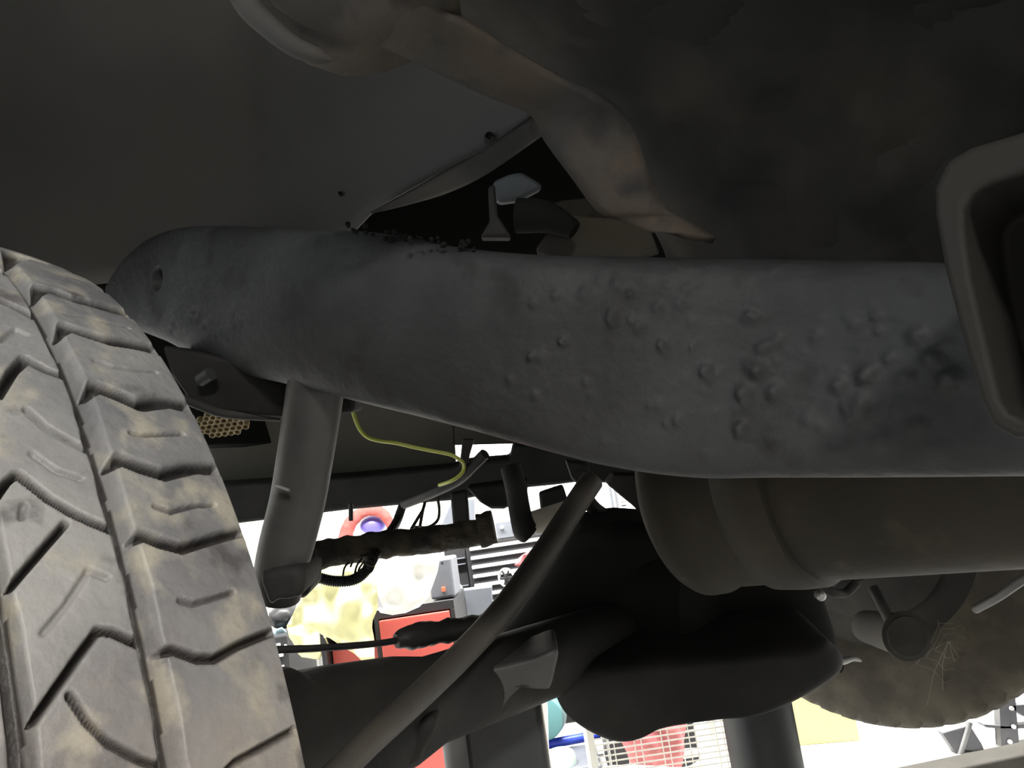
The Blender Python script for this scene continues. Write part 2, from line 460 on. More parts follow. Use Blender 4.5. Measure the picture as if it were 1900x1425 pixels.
    at1 = me.attributes.new('groove_dirt_shade', 'FLOAT', 'POINT'); at1.data.foreach_set('value', (np.clip((D-.0016)/.0022, 0, 1)*np.where((D < .0062) & ringmask, .15, 1)).ravel().astype(np.float32))
    mud = 1/(1+np.exp((TH-.12)*9)); mud = np.where(TH > math.pi, 1, mud)
    at2 = me.attributes.new('mud', 'FLOAT', 'POINT'); at2.data.foreach_set('value', np.repeat(mud, n).astype(np.float32))
    return me
def tire_material():
    m = bpy.data.materials.new('worn_dusty_rubber'); m.use_nodes = True
    nt = m.node_tree; N = nt.nodes; K = nt.links; b = N['Principled BSDF']; b.inputs['Roughness'].default_value = .5
    tc = N.new('ShaderNodeTexCoord')
    def nz(sc, det=6):
        n = N.new('ShaderNodeTexNoise'); n.inputs['Scale'].default_value = sc; n.inputs['Detail'].default_value = det
        K.new(tc.outputs['Object'], n.inputs['Vector']); return n.outputs['Fac']
    def mrange(i, a, c, d=0, e=1):
        r = N.new('ShaderNodeMapRange'); K.new(i, r.inputs[0])
        for k, v in zip((1,2,3,4), (a,c,d,e)): r.inputs[k].default_value = v
        return r.outputs[0]
    def mix(f, a, c):
        x = N.new('ShaderNodeMix'); x.data_type = 'RGBA'; K.new(f, x.inputs[0])
        for s, v in ((6, a), (7, c)):
            if isinstance(v, tuple): x.inputs[s].default_value = (*v, 1)
            else: K.new(v, x.inputs[s])
        return x.outputs[2]
    def math_(op, a, c):
        x = N.new('ShaderNodeMath'); x.operation = op; x.use_clamp = True
        for s, v in ((0, a), (1, c)):
            if isinstance(v, (int, float)): x.inputs[s].default_value = v
            else: K.new(v, x.inputs[s])
        return x.outputs[0]
    ad = N.new('ShaderNodeAttribute'); ad.attribute_name = 'groove_dirt_shade'
    am = N.new('ShaderNodeAttribute'); am.attribute_name = 'mud'
    base = mix(mrange(nz(14), .35, .65), (.19,.19,.195), (.34,.335,.322))
    base = mix(mrange(nz(45), .54, .68), base, (.42,.39,.32))
    mudf = math_('MULTIPLY', am.outputs['Fac'], mrange(nz(22), .30, .52, .55, 1))
    base = mix(mudf, base, (.36,.265,.185))
    base = mix(math_('MULTIPLY', am.outputs['Fac'], mrange(nz(60), .56, .68, 0, .7)), base, (.46,.37,.27))
    base = mix(mrange(nz(38, 4), .60, .70, 0, .75), base, (.085,.08,.078))
    gd = mix(am.outputs['Fac'], (.022,.019,.017), (.075,.05,.033))  # packed groove dirt, with the grooves' own shade mixed into the dark
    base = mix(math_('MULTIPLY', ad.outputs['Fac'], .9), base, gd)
    K.new(base, b.inputs['Base Color'])
    bp = N.new('ShaderNodeBump'); bp.inputs['Strength'].default_value = .45; bp.inputs['Distance'].default_value = .003
    K.new(nz(120, 8), bp.inputs['Height']); K.new(bp.outputs[0], b.inputs['Normal'])
    return m
MT['tire'] = tire_material()
link('tire', build_tire(), MT['tire'], car, 'big dusty grey tire with worn chevron tread at left')
turned('wheel_rim', TC+CAMP, A, [(-.083,.226),(-.08,.215),(-.02,.19),(.05,.20),(.082,.226),(.084,.22),(.07,.19),(.07,.05)], MT['farrim'], car)
turned('brake_drum', TC+CAMP, A, [(.02,.05),(.03,.165),(.125,.165),(.135,.155),(.137,.05)], MT['black'], car)

# ---- frame rail: kicks up over the axle, dented on the right
RS = [  # px, top y, outer bottom y, D
 (196,520,570,.325),(206,492,592,.327),(225,462,610,.33),(255,435,624,.33),(290,418,640,.33),(335,411,664,.331),(410,411,694,.333),(500,414,716,.337),(640,420,752,.347),(800,448,792,.366),
 (950,462,834,.39),(1100,465,872,.42),(1250,468,892,.45),(1400,470,892,.478),(1600,472,892,.497),(1900,480,890,.50),(2300,480,890,.50),(3000,470,900,.50)]
BUMPS = [(1310,690,14,.0035),(1410,688,20,.005),(1383,730,20,.004),(1440,728,18,.004),(1558,715,18,.004),(1605,700,16,.004),(1597,762,26,.005),(1378,796,18,.004),(1700,622,18,.004),(1728,660,20,.004),(1762,702,22,.005),(1680,700,16,.003),(1650,665,14,.003),(1640,820,24,.003),(1560,835,26,.003),(1700,790,20,.003),(1105,500,9,.003),(1045,635,8,.003),(1230,640,12,.003),(1170,545,9,.002),(1500,780,16,.003),(1320,850,20,.003),(1120,820,10,.002),(1740,840,30,.003)]
def build_rail():
    RSA = np.array(RS, float)
    T3 = np.array(catmull([atD(p, t, D) for p, t, b, D in RS], 30)); B3 = np.array(catmull([atD(p, b, D) for p, t, b, D in RS], 30))
    T3 = np.vstack([T3, T3[-1]-L*.5, T3[-1]-L*2.2]); B3 = np.vstack([B3, B3[-1]-L*.5, B3[-1]-L*2.2])
    n = len(T3); hw = .045; m = 180
    bp = [(atD(x, y, np.interp(x, RSA[:,0], RSA[:,3])), r, h*1.7) for x, y, r, h in BUMPS]
    bp = [(p, r*np.linalg.norm(p-CAMP)/F, h) for p, r, h in bp]
    rnd = random.Random(5)
    for _ in range(150):
        x = rnd.triangular(900, 1800, 1600); y = rnd.uniform(540, 880) if x > 1300 else rnd.uniform(500, 800)
        p = atD(x, y, np.interp(x, RSA[:,0], RSA[:,3])); bp.append((p, rnd.uniform(.002, .005), rnd.uniform(.0012, .004)))
    for _ in range(40):
        x = rnd.uniform(300, 480); y = rnd.uniform(575, 640)
        p = atD(x, y, np.interp(x, RSA[:,0], RSA[:,3])); bp.append((p, rnd.uniform(.0015, .003), -rnd.uniform(.0008, .0025)))
    an = 2*math.pi*np.arange(m)/m + .001; e = 2/4.5
    ex_ = np.sign(np.cos(an))*np.abs(np.cos(an))**e; ey_ = np.sign(np.sin(an))*np.abs(np.sin(an))**e
    aa = np.linspace(0, 2*math.pi, 8001); fx = np.sign(np.cos(aa))*np.abs(np.cos(aa))**e*hw; fy = np.sign(np.sin(aa))*np.abs(np.sin(aa))**e*.06
    cl = np.concatenate([[0], np.cumsum(np.hypot(np.diff(fx), np.diff(fy)))]); an = np.interp(np.arange(m)/m*cl[-1], cl, aa)
    ex_ = np.sign(np.cos(an))*np.abs(np.cos(an))**e; ey_ = np.sign(np.sin(an))*np.abs(np.sin(an))**e
    P = ((T3+B3)/2)[:, None] + A*(hw + hw*ex_)[None, :, None] + ((T3-B3)/2)[:, None]*ey_[None, :, None]
    disp = np.zeros((n, m)); outer = np.cos(an) < .3
    for q, r, h in bp:
        d2 = ((P-q)**2).sum(-1); disp += np.where(outer[None], h*np.exp(-d2/(r*r)*1.6), 0)
    nz = np.array([[mnoise.noise(Vector(v)*28) for v in row] for row in P])
    P = P - A*(disp + .0012*nz)[:, :, None]
    bm = bmesh.new()
    R = [[bm.verts.new(v) for v in row] for row in P]
    for a, b in zip(R, R[1:]):
        for k in range(m): bm.faces.new((a[k], a[(k+1) % m], b[(k+1) % m], b[k]))
    bm.faces.new(R[0][::-1]); bm.faces.new(R[-1])
    return bm
rail = finish(build_rail(), 'frame_rail', MT['rail'], car, 'long dark blue-grey frame rail, pitted and blistered toward the right', angle=60)
# the oval drain hole near the rail's end, cut through
hc = atD(291, 517, .33)
bm = bmesh.new(); lathe(bm, hc-A*.02, A, [(0,.0125),(.06,.0125)], 28)
cut = finish(bm, 'hole_cutter', MT['black'])
bo = rail.modifiers.new('hole', 'BOOLEAN'); bo.object = cut; bo.operation = 'DIFFERENCE'; bo.solver = 'EXACT'
dg = bpy.context.evaluated_depsgraph_get()
nm = bpy.data.meshes.new_from_object(rail.evaluated_get(dg)); rail.modifiers.clear(); rail.data = nm
bpy.data.objects.remove(cut, do_unlink=True)

# ---- body pressings above
vbox('floor_pan', -.16, 1.95, -2.6, 1.5, .68, .72, MT['shade_black'], car)
vbox('unseen_shade_skirt', -.20, -.16, -2.6, -1.1, .10, .68, MT['black'], car, bevel=.01)  # unseen side skirt, added to shade the right of the rail
vbox('rear_panel', -.10, 1.94, 1.30, 1.34, .20, .68, MT['shade_black'], car)
vbox('side_panel', 1.9, 1.94, -2.6, 1.34, .27, .68, MT['shade_black'], car)
def grid_sheet(name, rows, m, parent, thick=.003, label=None, n=6):
    bm = bmesh.new(); G = []
    R = [catmull(r, n) for r in rows]
    Cc = list(zip(*R)); Cc = [catmull(list(c), n) for c in Cc]
    for c in Cc: G.append([bm.verts.new(p) for p in c])
    for a, b in zip(G, G[1:]):
        for i in range(len(a)-1): bm.faces.new((a[i], a[i+1], b[i+1], b[i]))
    o = finish(bm, name, m, parent, label, angle=80)
    s = o.modifiers.new('thickness', 'SOLIDIFY'); s.thickness = thick; s.offset = 0
    return o
xs = [-500,-200,50,250,430,520,640,700,800,900,990]
dl = [.62,.80,.92,.96,.95,.91,.86,.835,.80,.765,.73]
yb = [560,560,540,520,500,490,440,388,330,275,216]
rows = []
for f, dd, yt in ((0,-.22,-420),(.3,-.13,-260),(.55,-.03,0),(.8,.0,0),(1,.01,0)):
    rows.append([at(x, -420+(y+420)*f, d+dd) for x, d, y in zip(xs, dl, yb)])
grid_sheet('inner_fender', rows, MT['liner'], car, label='smooth grey inner fender panel above the tire')
for px_, py_, rpx in ((908,258,9), (634,362,4)):
    d_ = float(np.interp(px_, xs, dl))+.008
    turned('drain_plug', at(px_, py_, d_), -CF, [(-.012,rpx*d_/F),(.008,rpx*d_/F),(.010,rpx*d_/F*.7),(.006,rpx*d_/F*.4)], MT['black'], car, 'small dark plug in the inner fender', segs=20)
prism('gap_shade_panel', [at(x, y, .95) for x, y in ((650,150),(1260,150),(1260,540),(650,540))], CF*.02, MT['shade_black'], car)  # added near-black sheet that keeps the gap above the rail dark
# folded flange along its lower edge; darker steel colour carries its downward-facing shade
top = [(690,392),(760,355),(830,315),(900,275),(990,216)]; low = [(690,396),(760,378),(830,357),(900,325),(1005,250)]
grid_sheet('fender_flange', [[at(x, y, d) for (x, y), d in zip(top, (.835,.815,.79,.765,.73))],
                             [at(x, y, d-.02) for (x, y), d in zip(low, (.855,.845,.83,.80,.77))]], MT['frame'], car, .004)
# ---- fuel tank, its strap, and the odd brackets between
rows = []
for y, dd, sag in ((-260,-.10,0),(-60,-.02,0),(120,.03,0),(260,.06,0),(380,.07,0),(455,.075,0),(540,.09,0)):
    xl = {-260:560,-60:700,120:960,260:1130,380:1190,455:1230,540:1240}[y]
    rows.append([at(xl+(x-900)*(2250-xl)/1350, y, d+dd) for x, d in ((900,.66),(960,.585),(1150,.555),(1400,.53),(1600,.52),(1900,.50),(2250,.47))])
tank = grid_sheet('fuel_tank', rows, MT['tank'], car, .006, 'mottled dusty dark tank bottom at upper right', n=8)
tx = bpy.data.textures.new('dents', 'CLOUDS'); tx.noise_scale = .07
dm = tank.modifiers.new('dents', 'DISPLACE'); dm.texture = tx; dm.strength = .022; dm.mid_level = .5; dm.texture_coords = 'GLOBAL'
def ribbon(name, left, right, dl_, dr_, thick, m, label=None, n=8, edge=0):
    bm = bmesh.new()
    a = catmull([at(x, y, d) for (x, y), d in zip(left, dl_)], n); b = catmull([at(x, y, d) for (x, y), d in zip(right, dr_)], n)
    G = []
    for p, q in zip(a, b):
        G.append([bm.verts.new(p+(q-p)*k/6 - CF*.006*math.sin(math.pi*k/6)) for k in range(7)])
    for u, v in zip(G, G[1:]):
        for i in range(6): bm.faces.new((u[i], u[i+1], v[i+1], v[i]))
    o = finish(bm, name, m, car, label, angle=70)
    s = o.modifiers.new('thickness', 'SOLIDIFY'); s.thickness = thick; s.offset = 1 
    return o
ribbon('tank_strap', [(640,40),(690,78),(800,130),(900,178),(982,213),(1010,262),(1060,330),(1108,392),(1150,410),(1205,432)],
       [(760,-30),(830,24),(930,80),(1050,152),(1145,205),(1180,252),(1205,320),(1240,388),(1275,408),(1330,440)],
       [.44,.45,.475,.50,.525,.535,.535,.535,.535,.53],[.43,.44,.465,.49,.51,.518,.52,.525,.53,.53], .006, MT['rust'], 'rusty brown strap bent under the tank')
# rounded saddle of the strap at the top, with its turned lip
sad = [at(x, y, d) for x, y, d in ((430,-60,.43),(470,20,.43),(530,60,.435),(600,84,.44),(690,78,.445),(760,50,.445),(830,24,.44),(860,-60,.42))]
prism('strap_saddle', sad, CF*.05, MT['rust'], car, 'brown saddle plate above the strap', bevel=.012, segs=4)
tube('saddle_lip', [at(425,-50,.42), at(462,12,.42), at(505,55,.422), at(550,88,.425), at(590,104,.428), at(616,112,.43)], [.007,.0068,.006,.0055,.0045,.001], MT['rust'], car, segs=12)
prism('bracket_plate', [at(x, y, .66) for x, y in ((915,335),(945,322),(968,318),(1008,342),(1000,352),(960,372),(925,377),(913,362))], CF*.012, MT['grey'], car, 'pale grey plate in the dark gap')
prism('mounting_plate', [at(x, y, .64) for x, y in ((1015,432),(1060,402),(1200,405),(1225,470),(1150,490),(1000,480),(995,460))], CF*.006, MT['plate'], car, 'tan dusty plate behind the strap', bevel=.002)
prism('mounting_tab', [at(x, y, .70) for x, y in ((1015,380),(1040,372),(1150,360),(1150,410),(1065,402),(1035,396))], CF*.006, MT['rust'], car, bevel=.002)
tube('bump_stop', [at(960,400,.63), at(1010,402,.625), at(1050,418,.62), at(1066,428,.618)], [.014,.013,.009,.007], MT['shade_black'], car)
prism('hanger_bracket', [at(x, y, .63) for x, y in ((905,345),(918,340),(924,400),(950,440),(890,440),(908,410))], CF*.02, MT['frame'], car)
# scorched debris along the rail's top edge
bm = bmesh.new()
rnd = random.Random(2)
for _ in range(46):
    x = rnd.uniform(640, 880); y = 418+(x-640)*.16+rnd.uniform(-8, 12) if x < 700 else 432+(x-700)*.13+rnd.uniform(-6, 10)
    c = at(x, y, .585 if x < 760 else .56); r = rnd.uniform(.0008, .0028)
    bmesh.ops.create_icosphere(bm, subdivisions=1, radius=r, matrix=Matrix.Translation(Vector(c)))
o = finish(bm, 'weld_scale', MT['shade_black'], car); o['kind'] = 'stuff'
# ---- blocky body-mount bracket at the right, close to the camera
bk = [(2150,150),(1900,242),(1800,272),(1755,298),(1732,345),(1734,400),(1752,500),(1788,640),(1820,745),(1842,790),(1880,812),(2150,826)]
bi = [(2150,235),(1912,318),(1840,340),(1805,358),(1788,390),(1790,440),(1803,525),(1833,650),(1856,745),(1872,768),(1902,780),(2150,790)]
bm = bmesh.new()
R4 = [[bm.verts.new(p) for p in ring] for ring in ([atD(x, y, .33)+A*.17 for x, y in bk], [atD(x, y, .33) for x, y in bk], [atD(x, y, .33) for x, y in bi], [atD(x, y, .33)+A*.06 for x, y in bi])]
for a, b in zip(R4, R4[1:]):
    for k in range(12): bm.faces.new((a[k], a[(k+1) % 12], b[(k+1) % 12], b[k]))
bm.faces.new(R4[0][::-1]); bm.faces.new(R4[-1])
finish(bm, 'body_mount_bracket', MT['mount'], car, 'dark bracket with rounded corner at right edge', bevel=.009, segs=4)

# ---- things hanging under the rail at the left
prism('shock_mount', [at(x, y, .70) for x, y in ((300,640),(380,655),(520,690),(660,735),(655,765),(560,778),(470,772),(400,765),(350,742),(320,700))], CF*.05, MT['black'], car, bevel=.008)
tube('mount_flange', [at(330,735,.68), at(370,752,.69), at(420,768,.70), at(520,774,.71)], .004, MT['frame'], car)
tube('mount_bolt', [at(372,705,.69), at(392,693,.685)], .006, MT['stand'], car)
SH = [(600,650,.65),(588,705,.66),(580,760,.665),(566,850,.675),(552,930,.685),(532,1010,.69),(520,1060,.695),(512,1105,.70)]
tube('shock_absorber', [at(*p) for p in SH], [.0235,.0235,.0235,.0235,.0235,.0235,.0225,.0215], MT['shock'], car, 'slanting grey tube shock absorber beside the tire', segs=28)
pillow('shock_lower_mount', [at(x, y, .67) for x, y in ((490,1060),(560,1050),(565,1095),(545,1108),(520,1110),(505,1118),(495,1100))], CF*.05, .008, MT['frame'], car, n=3)
prism('arm_bushing', [at(x, y, .75) for x, y in ((535,1052),(575,1045),(575,1103),(560,1112),(515,1115))], CF*.05, MT['black'], car, bevel=.006)
prism('paint_mark', [at(x, y, .648) for x, y in ((509,898),(535,908),(536,912),(510,903))], CF*.004, MT['brightbolt'], car, 'small pale scratch on the shock', bevel=0)
# wiring
tube('wire', [at(x, y, d) for x, y, d in ((655,765,.98),(660,780,.98),(668,797,.98),(682,811,.98),(705,818,.98),(735,822,.98),(770,830,.98),(805,837,.98),(835,843,.98),(850,851,.98),(859,858,.99),(861,868,1.0),(855,880,1.0),(838,892,1.0),(815,900,1.02))], .0024, MT['wire'], car, 'yellow-green wire under the frame rail', segs=8, n=6)
tube('wire_loom', [at(x, y, d) for x, y, d in ((900,842,.99),(880,862,1.0),(850,890,1.02),(800,915,1.05),(750,935,1.1))], .007, MT['rubber'], car, segs=10)
# ---- rear valance and cross beam beyond the axle
val = [(330,620),(700,620),(820,640),(838,700),(843,852),(850,900),(640,925),(330,955)]
prism('rear_valance', [at(x, y, 1.45) for x, y in val], CF*.02+Z*.01, MT['olive'], car, 'olive-brown dusty panel behind the axle', bevel=.003)
prism('valance_panel', [at(x, y, 1.45) for x, y in ((836,640),(1080,700),(1080,824),(950,824),(838,827))], CF*.02+Z*.01, MT['olive'], car, bevel=.002)
prism('rear_cross_beam', [at(x, y, 1.38) for x, y in ((330,905),(640,884),(838,866),(850,860),(880,856),(946,851),(952,826),(1075,820),(1260,815),(1250,885),(1180,888),(1128,897),(1085,893),(1040,899),(950,908),(860,927),(640,947),(440,972),(330,985))], CF*.09, MT['black'], car, bevel=.006)
prism('tow_bracket', [at(x, y, 1.25) for x, y in ((835,915),(866,910),(872,985),(842,992))], CF*.02, MT['black'], car, bevel=.004)
prism('tow_bracket', [at(x, y, 1.25) for x, y in ((1000,915),(1045,900),(1056,935),(1040,960),(1020,975),(1005,960))], CF*.02, MT['black'], car, bevel=.004)
prism('spare_carrier', [at(x, y, 1.3) for x, y in ((865,905),(980,890),(978,925),(935,945),(912,945),(890,932))], CF*.05, MT['black'], car, bevel=.006)
tube('drop_post', [at(651,935,1.2), at(651,966,1.2)], .0035, MT['rubber'], car, segs=10)
# ---- sway bar with its clamp
tube('sway_bar', [at(x, y, d) for x, y, d in ((545,1042,.93),(600,1028,.95),(700,1012,.97),(800,1002,.99),(880,988,1.0),(915,982,1.0))], .0165, MT['dirtbar'], car, 'crusty dirt-caked bar running to the clamp', segs=20, n=14, wob=.18)
tube('bar_clamp', [at(888,985,1.0), at(917,979,1.0)], .021, MT['dirtbar'], car, segs=20, wob=.2)
tube('stabilizer_link', [at(x, y, d) for x, y, d in ((948,868,.98),(956,900,.97),(962,935,.965),(968,965,.96),(975,985,.96),(984,994,.96))], [.013,.013,.013,.0135,.015,.011], MT['black'], car)
turned('link_bushing', at(985,972,.98), A*.55+L*-.35+Z*.1, [(0,.012),(.004,.0145),(.05,.0145),(.054,.012)], MT['bush'], car, 'pale beige bushing on the link', segs=28)
tube('corrugated_hose', [at(x, y, d) for x, y, d in ((560,1062,.92),(585,1070,.92),(620,1078,.92),(655,1076,.92),(680,1058,.92),(692,1035,.93),(715,1000,1.05),(735,970,1.15),(748,935,1.2))], .0068, MT['rubber'], car, 'black corrugated hose looping under the bar', segs=12, n=18, ridge=.82)
for P_ in ([(668,1010,.98),(655,1035,.96),(640,1052,.94),(636,1070,.93)], [(690,1030,.95),(660,1036,.95),(650,1052,.95)], [(672,1035,.94),(662,1050,.935),(658,1066,.93)], [(682,1035,.94),(668,1052,.935),(664,1064,.93)]):
    tube('thin_wire', [at(*p) for p in P_], .0013, MT['rubber'], car, segs=6)
for P_ in ([(790,925,1.15),(785,945,1.12),(775,962,1.1),(763,982,1.08)], [(790,925,1.15),(784,950,1.12),(779,978,1.1)], [(812,925,1.15),(815,945,1.15),(812,965,1.15),(795,978,1.12),(768,978,1.1)]):
    tube('thin_wire', [at(*p) for p in P_], .0024, MT['rubber'], car, segs=6)
# ---- solid axle with differential
AX = lambda s, dz=-.0: TC + s*A + np.array([0, 0, -.006+dz]) + CAMP
turned('axle_tube', AX(.12), A, [(0,.055),(.02,.066),(.16,.066),(.17,.060),(.20,.058),(.27,.050),(.31,.041),(.62,.041),(.7,.056),(1.0,.058),(1.06,.054),(1.5,.054)], MT['black'], car, segs=40)
turned('differential', AX(.84) - L*.15, L, [(.05,.08),(.06,.10),(.11,.118),(.19,.122),(.22,.12),(.225,.112),(.27,.10),(.29,.07),(.295,.03)], MT['shade_black'], car, 'near-black differential housing', segs=48)
skid = [(1018,1240),(1100,1214),(1300,1196),(1500,1178),(1545,1195),(1562,1222),(1545,1246),(1470,1290),(1400,1316),(1330,1322),(1210,1340),(1150,1366),(1105,1358),(1050,1322),(1024,1272)]
pillow('lower_housing', [at(x, y, .90) for x, y in skid], CF*.18+Z*.012, .03, MT['black'], car, n=5, round_=.3)
pillow('spring_perch', [at(x, y, .79) for x, y in ((897,1243),(930,1232),(985,1218),(1033,1203),(1030,1240),(1019,1275),(1000,1263),(975,1266),(945,1292),(915,1330),(888,1340),(884,1322),(894,1290))], CF*.06, .006, MT['shock'], car, 'grey bracket with a curved lower edge', n=4, round_=.2)
pillow('axle_bracket', [at(x, y, .70) for x, y in ((720,1350),(800,1325),(812,1345),(790,1385),(778,1410),(735,1428),(690,1430))], CF*.08, .01, MT['black'], car, n=3)
TB = [(1098,892,1.0),(1056,955,.96),(1000,1040,.90),(930,1135,.82),(850,1222,.735),(760,1308,.655),(690,1372,.60),(620,1440,.56),(560,1500,.535)]
tube('track_bar', [at(*p) for p in TB], [px*d/F for px, d in zip((22,22,23.5,24,25,25.5,26,27,28), [p[2] for p in TB])], MT['bar'], car, 'brown-grey diagonal bar crossing the axle', segs=24)
tube('brace', [at(1082,918,1.08), at(1108,948,1.1), at(1150,969,1.15), at(1200,990,1.2)], .010, MT['black'], car)
prism('frame_gusset', [at(x, y, .80) for x, y in ((1127,899),(1140,880),(1240,880),(1218,960),(1199,967),(1194,952),(1160,927))], CF*.03, MT['frame'], car, bevel=.004)
pillow('pinion_guard', [at(x, y, 1.02) for x, y in ((1064,988),(1125,970),(1190,966),(1450,1000),(1530,1120),(1500,1240),(1000,1250),(925,1195),(960,1140),(1000,1085))], CF*.10, .03, MT['shade_black'], car, n=4, round_=.3)
prism('harness_clip', [at(x, y, 1.0) for x, y in ((858,815),(880,815),(872,842),(866,866),(852,866))], CF*.012, MT['rubber'], car, bevel=.002)
prism('beam_bracket', [at(x, y, 1.1) for x, y in ((1050,855),(1090,860),(1098,890),(1078,905),(1062,890))], CF*.03, MT['frame'], car, bevel=.003)
turned('beam_bolt', at(1086,889,1.08), -CF, [(0,.006),(.008,.006),(.01,.003)], MT['standlight'], car, segs=16)
tube('brake_cable', [at(x, y, d) for x, y, d in ((505,1206,.66),(600,1202,.72),(700,1194,.78),(760,1184,.82),(840,1170,.86))], .0034, MT['rubber'], car, segs=10)
tube('cable_boot', [at(x, y, d) for x, y, d in ((735,1190,.80),(760,1182,.81),(800,1176,.83),(850,1168,.86),(905,1160,.90))], [.007,.0125,.0115,.0125,.013], MT['rubber'], car, n=6, wob=.25)
# ---- muffler
MC = V(.72, .045, .004)
turned('muffler', MC + L*-1.0, L, [(0,.02),(0,.0955),(1.26,.098),(1.275,.1005)], MT['muff'], car, 'long round dusty muffler at right', segs=72)
turned('muffler_band', MC + L*.262, L, [(0,.099),(.003,.1035),(.022,.1045),(.045,.1035),(.05,.099)], MT['muff'], car, segs=72)
turned('muffler_end_cap', MC + L*.305, L, [(0,.09),(.0,.0985),(.055,.099),(.062,.1045),(.074,.1055),(.08,.102),(.088,.092),(.10,.06),(.105,.02)], MT['muff'], car, segs=72)
turned('hanger_bolt', at(1519,1103,.84), -CF, [(0,.005),(.008,.005),(.01,.003)], MT['brightbolt'], car, segs=16)
tube('muffler_hanger', [at(1530,1085,.85), at(1545,1098,.85), at(1568,1100,.86), at(1590,1080,.86)], .005, MT['frame'], car)

# ---- far wheel, inner side toward the camera
FC = TC + 1.64*A + np.array([0, 0, .024]) + CAMP
bm = bmesh.new(); segs = 220
prof = [(-.085,.215),(-.105,.235),(-.118,.29),(-.112,.335),(-.104,.355),(-.094,.366),(-.07,.374),(-.03,.377),(.03,.377),(.07,.374),(.1,.36),(.115,.29),(.1,.23)]
rings = []
for k in range(segs):
    th = 2*math.pi*k/segs; e = (-math.cos(th)*L + math.sin(th)*Z); rg = []
    for j, (l, r) in enumerate(prof):
        if 3 <= j <= 9 and (k+ (j//2)) % 4 < 1: r -= .007
        rg.append(bm.verts.new(FC + l*A + r*e))
    rings.append(rg)
for k in range(segs):
    a, b = rings[k], rings[(k+1) % segs]
    for j in range(len(prof)-1): bm.faces.new((a[j], a[j+1], b[j+1], b[j]))
finish(bm, 'tire', MT['faredust'], car, 'dust-covered far tire at lower right', angle=35)
turned('wheel_rim', FC, A, [(-.086,.218),(-.082,.205),(-.03,.185),(.03,.175),(.045,.06),(.05,.01)], MT['farrim'], car, segs=64)
turned('brake_drum', FC, A, [(-.10,.03),(-.10,.12),(-.095,.165),(-.03,.17),(.0,.165)], MT['farrim'], car, segs=48)
turned('shock_absorber', at(1680,1180,1.36), -CF+.2*Z, [(-.16,.030),(-.01,.036),(0,.041),(.004,.041),(.006,.034),(.008,.033),(.009,.01)], MT['farrim'], car, 'round end of the far shock', segs=40)
tube('shock_bracket', [at(1620,1090,1.4), at(1635,1120,1.38), at(1650,1150,1.37)], .009, MT['frame'], car)
tube('brake_hose', [at(1490,1140,1.25), at(1515,1190,1.25), at(1540,1230,1.25), at(1560,1238,1.25)], .010, MT['black'], car)
tube('seam_edge', [at(1545,1218,1.2), at(1562,1226,1.2), at(1582,1222,1.2), at(1598,1226,1.2)], [.003,.006,.004,.002], MT['brightbolt'], car)
tube('fender_edge', [at(1810,1130,1.25), at(1850,1108,1.2), at(1900,1074,1.15), at(1960,1040,1.1)], .007, MT['shock'], car)

# ================================================================== THINGS IN THE GARAGE
# wasp nest stuck under the shock mount
nest = empty('wasp_nest', tuple(at(410, 775, .93)), 'small papery wasp comb stuck behind the dusty tire under the frame rail', 'wasp nest')
bm = bmesh.new(); cs = .0042
c0 = at(413, 786, .93); ex = CR*.95+CU*.12; ey = CU*.75-CF*.65; ey /= np.linalg.norm(ey); ez = np.cross(ex, ey)
for i in range(-4, 5):
    for j in range(-2, 3):
        x = (i + .5*(j % 2))*cs*1.85; y = j*cs*1.6
        if (x/.030)**2+(y/.016)**2 > 1: continue
        hgt = .016*(1-(x/.034)**2)
        ctr = c0 + ex*x + ey*y
        ring = []
        for r, d in ((cs*.98, -hgt), (cs*1.02, .004), (cs*.78, .0035), (cs*.7, -.008)):
            ring.append([bm.verts.new(ctr + (ex*math.cos(math.pi/3*k+.5)+ey*math.sin(math.pi/3*k+.5))*r + ez*d) for k in range(6)])
        for a, b in zip(ring, ring[1:]):
            for k in range(6): bm.faces.new((a[k], a[(k+1)%6], b[(k+1)%6], b[k]))
        bm.faces.new(ring[0][::-1]); bm.faces.new(ring[-1])
finish(bm, 'comb', MT['nest'], nest, angle=30)
bm = bmesh.new()
bmesh.ops.create_icosphere(bm, subdivisions=3, radius=1)
for v in bm.verts:
    q = np.array(v.co); k = 1+.18*mnoise.noise(Vector(q)*3)
    v.co = c0 + (ex*q[0]*.0255 + ey*(q[1]*.010-.006))*k + ez*(q[2]*.009-.010)
finish(bm, 'paper_shell', MT['nest'], nest)

# jack stands under the axle
def stand(name, px, py, d, r, ztop, m, label):
    p = at(px, py, d); x, y = p[0], p[1]
    s = empty('jack_stand', (x, y, 0), label, 'jack stand', 'jack stands under the axle')
    return s, x, y
p = at(1410, 1350, 1.22); s, x, y = stand('', 1410, 1350, 1.22, .05, .6, None, 'thick dark round jack stand post left of the far tire')
turned('post', (x, y, .02), Z, [(0,.0535),(.595,.0535),(.60,.05)], MT['stand'], s, segs=48)
prism('base', [np.array((x+.17*math.cos(a), y+.17*math.sin(a), 0)) for a in np.linspace(0, 2*math.pi, 25)[:-1]], Z*.03, MT['stand'], s, bevel=.006)
p = at(940, 1400, .96); x2, y2 = p[0], p[1]
s2 = empty('jack_stand', (x2, y2, 0), 'dark jack stand post with a pale edge under the curved bracket', 'jack stand', 'jack stands under the axle')
prism('post', [np.array((x2+px_, y2+py_, .03)) for px_, py_ in ((-.046,-.03),(.05,-.03),(.05,.05),(-.046,.05))], Z*.612, MT['stand'], s2, bevel=.008)
tube('side_tube', [np.array((x2-.056, y2-.02, .03)), np.array((x2-.056, y2-.02, .622))], .0165, MT['standlight'], s2, 'lighter grey tube', n=2)
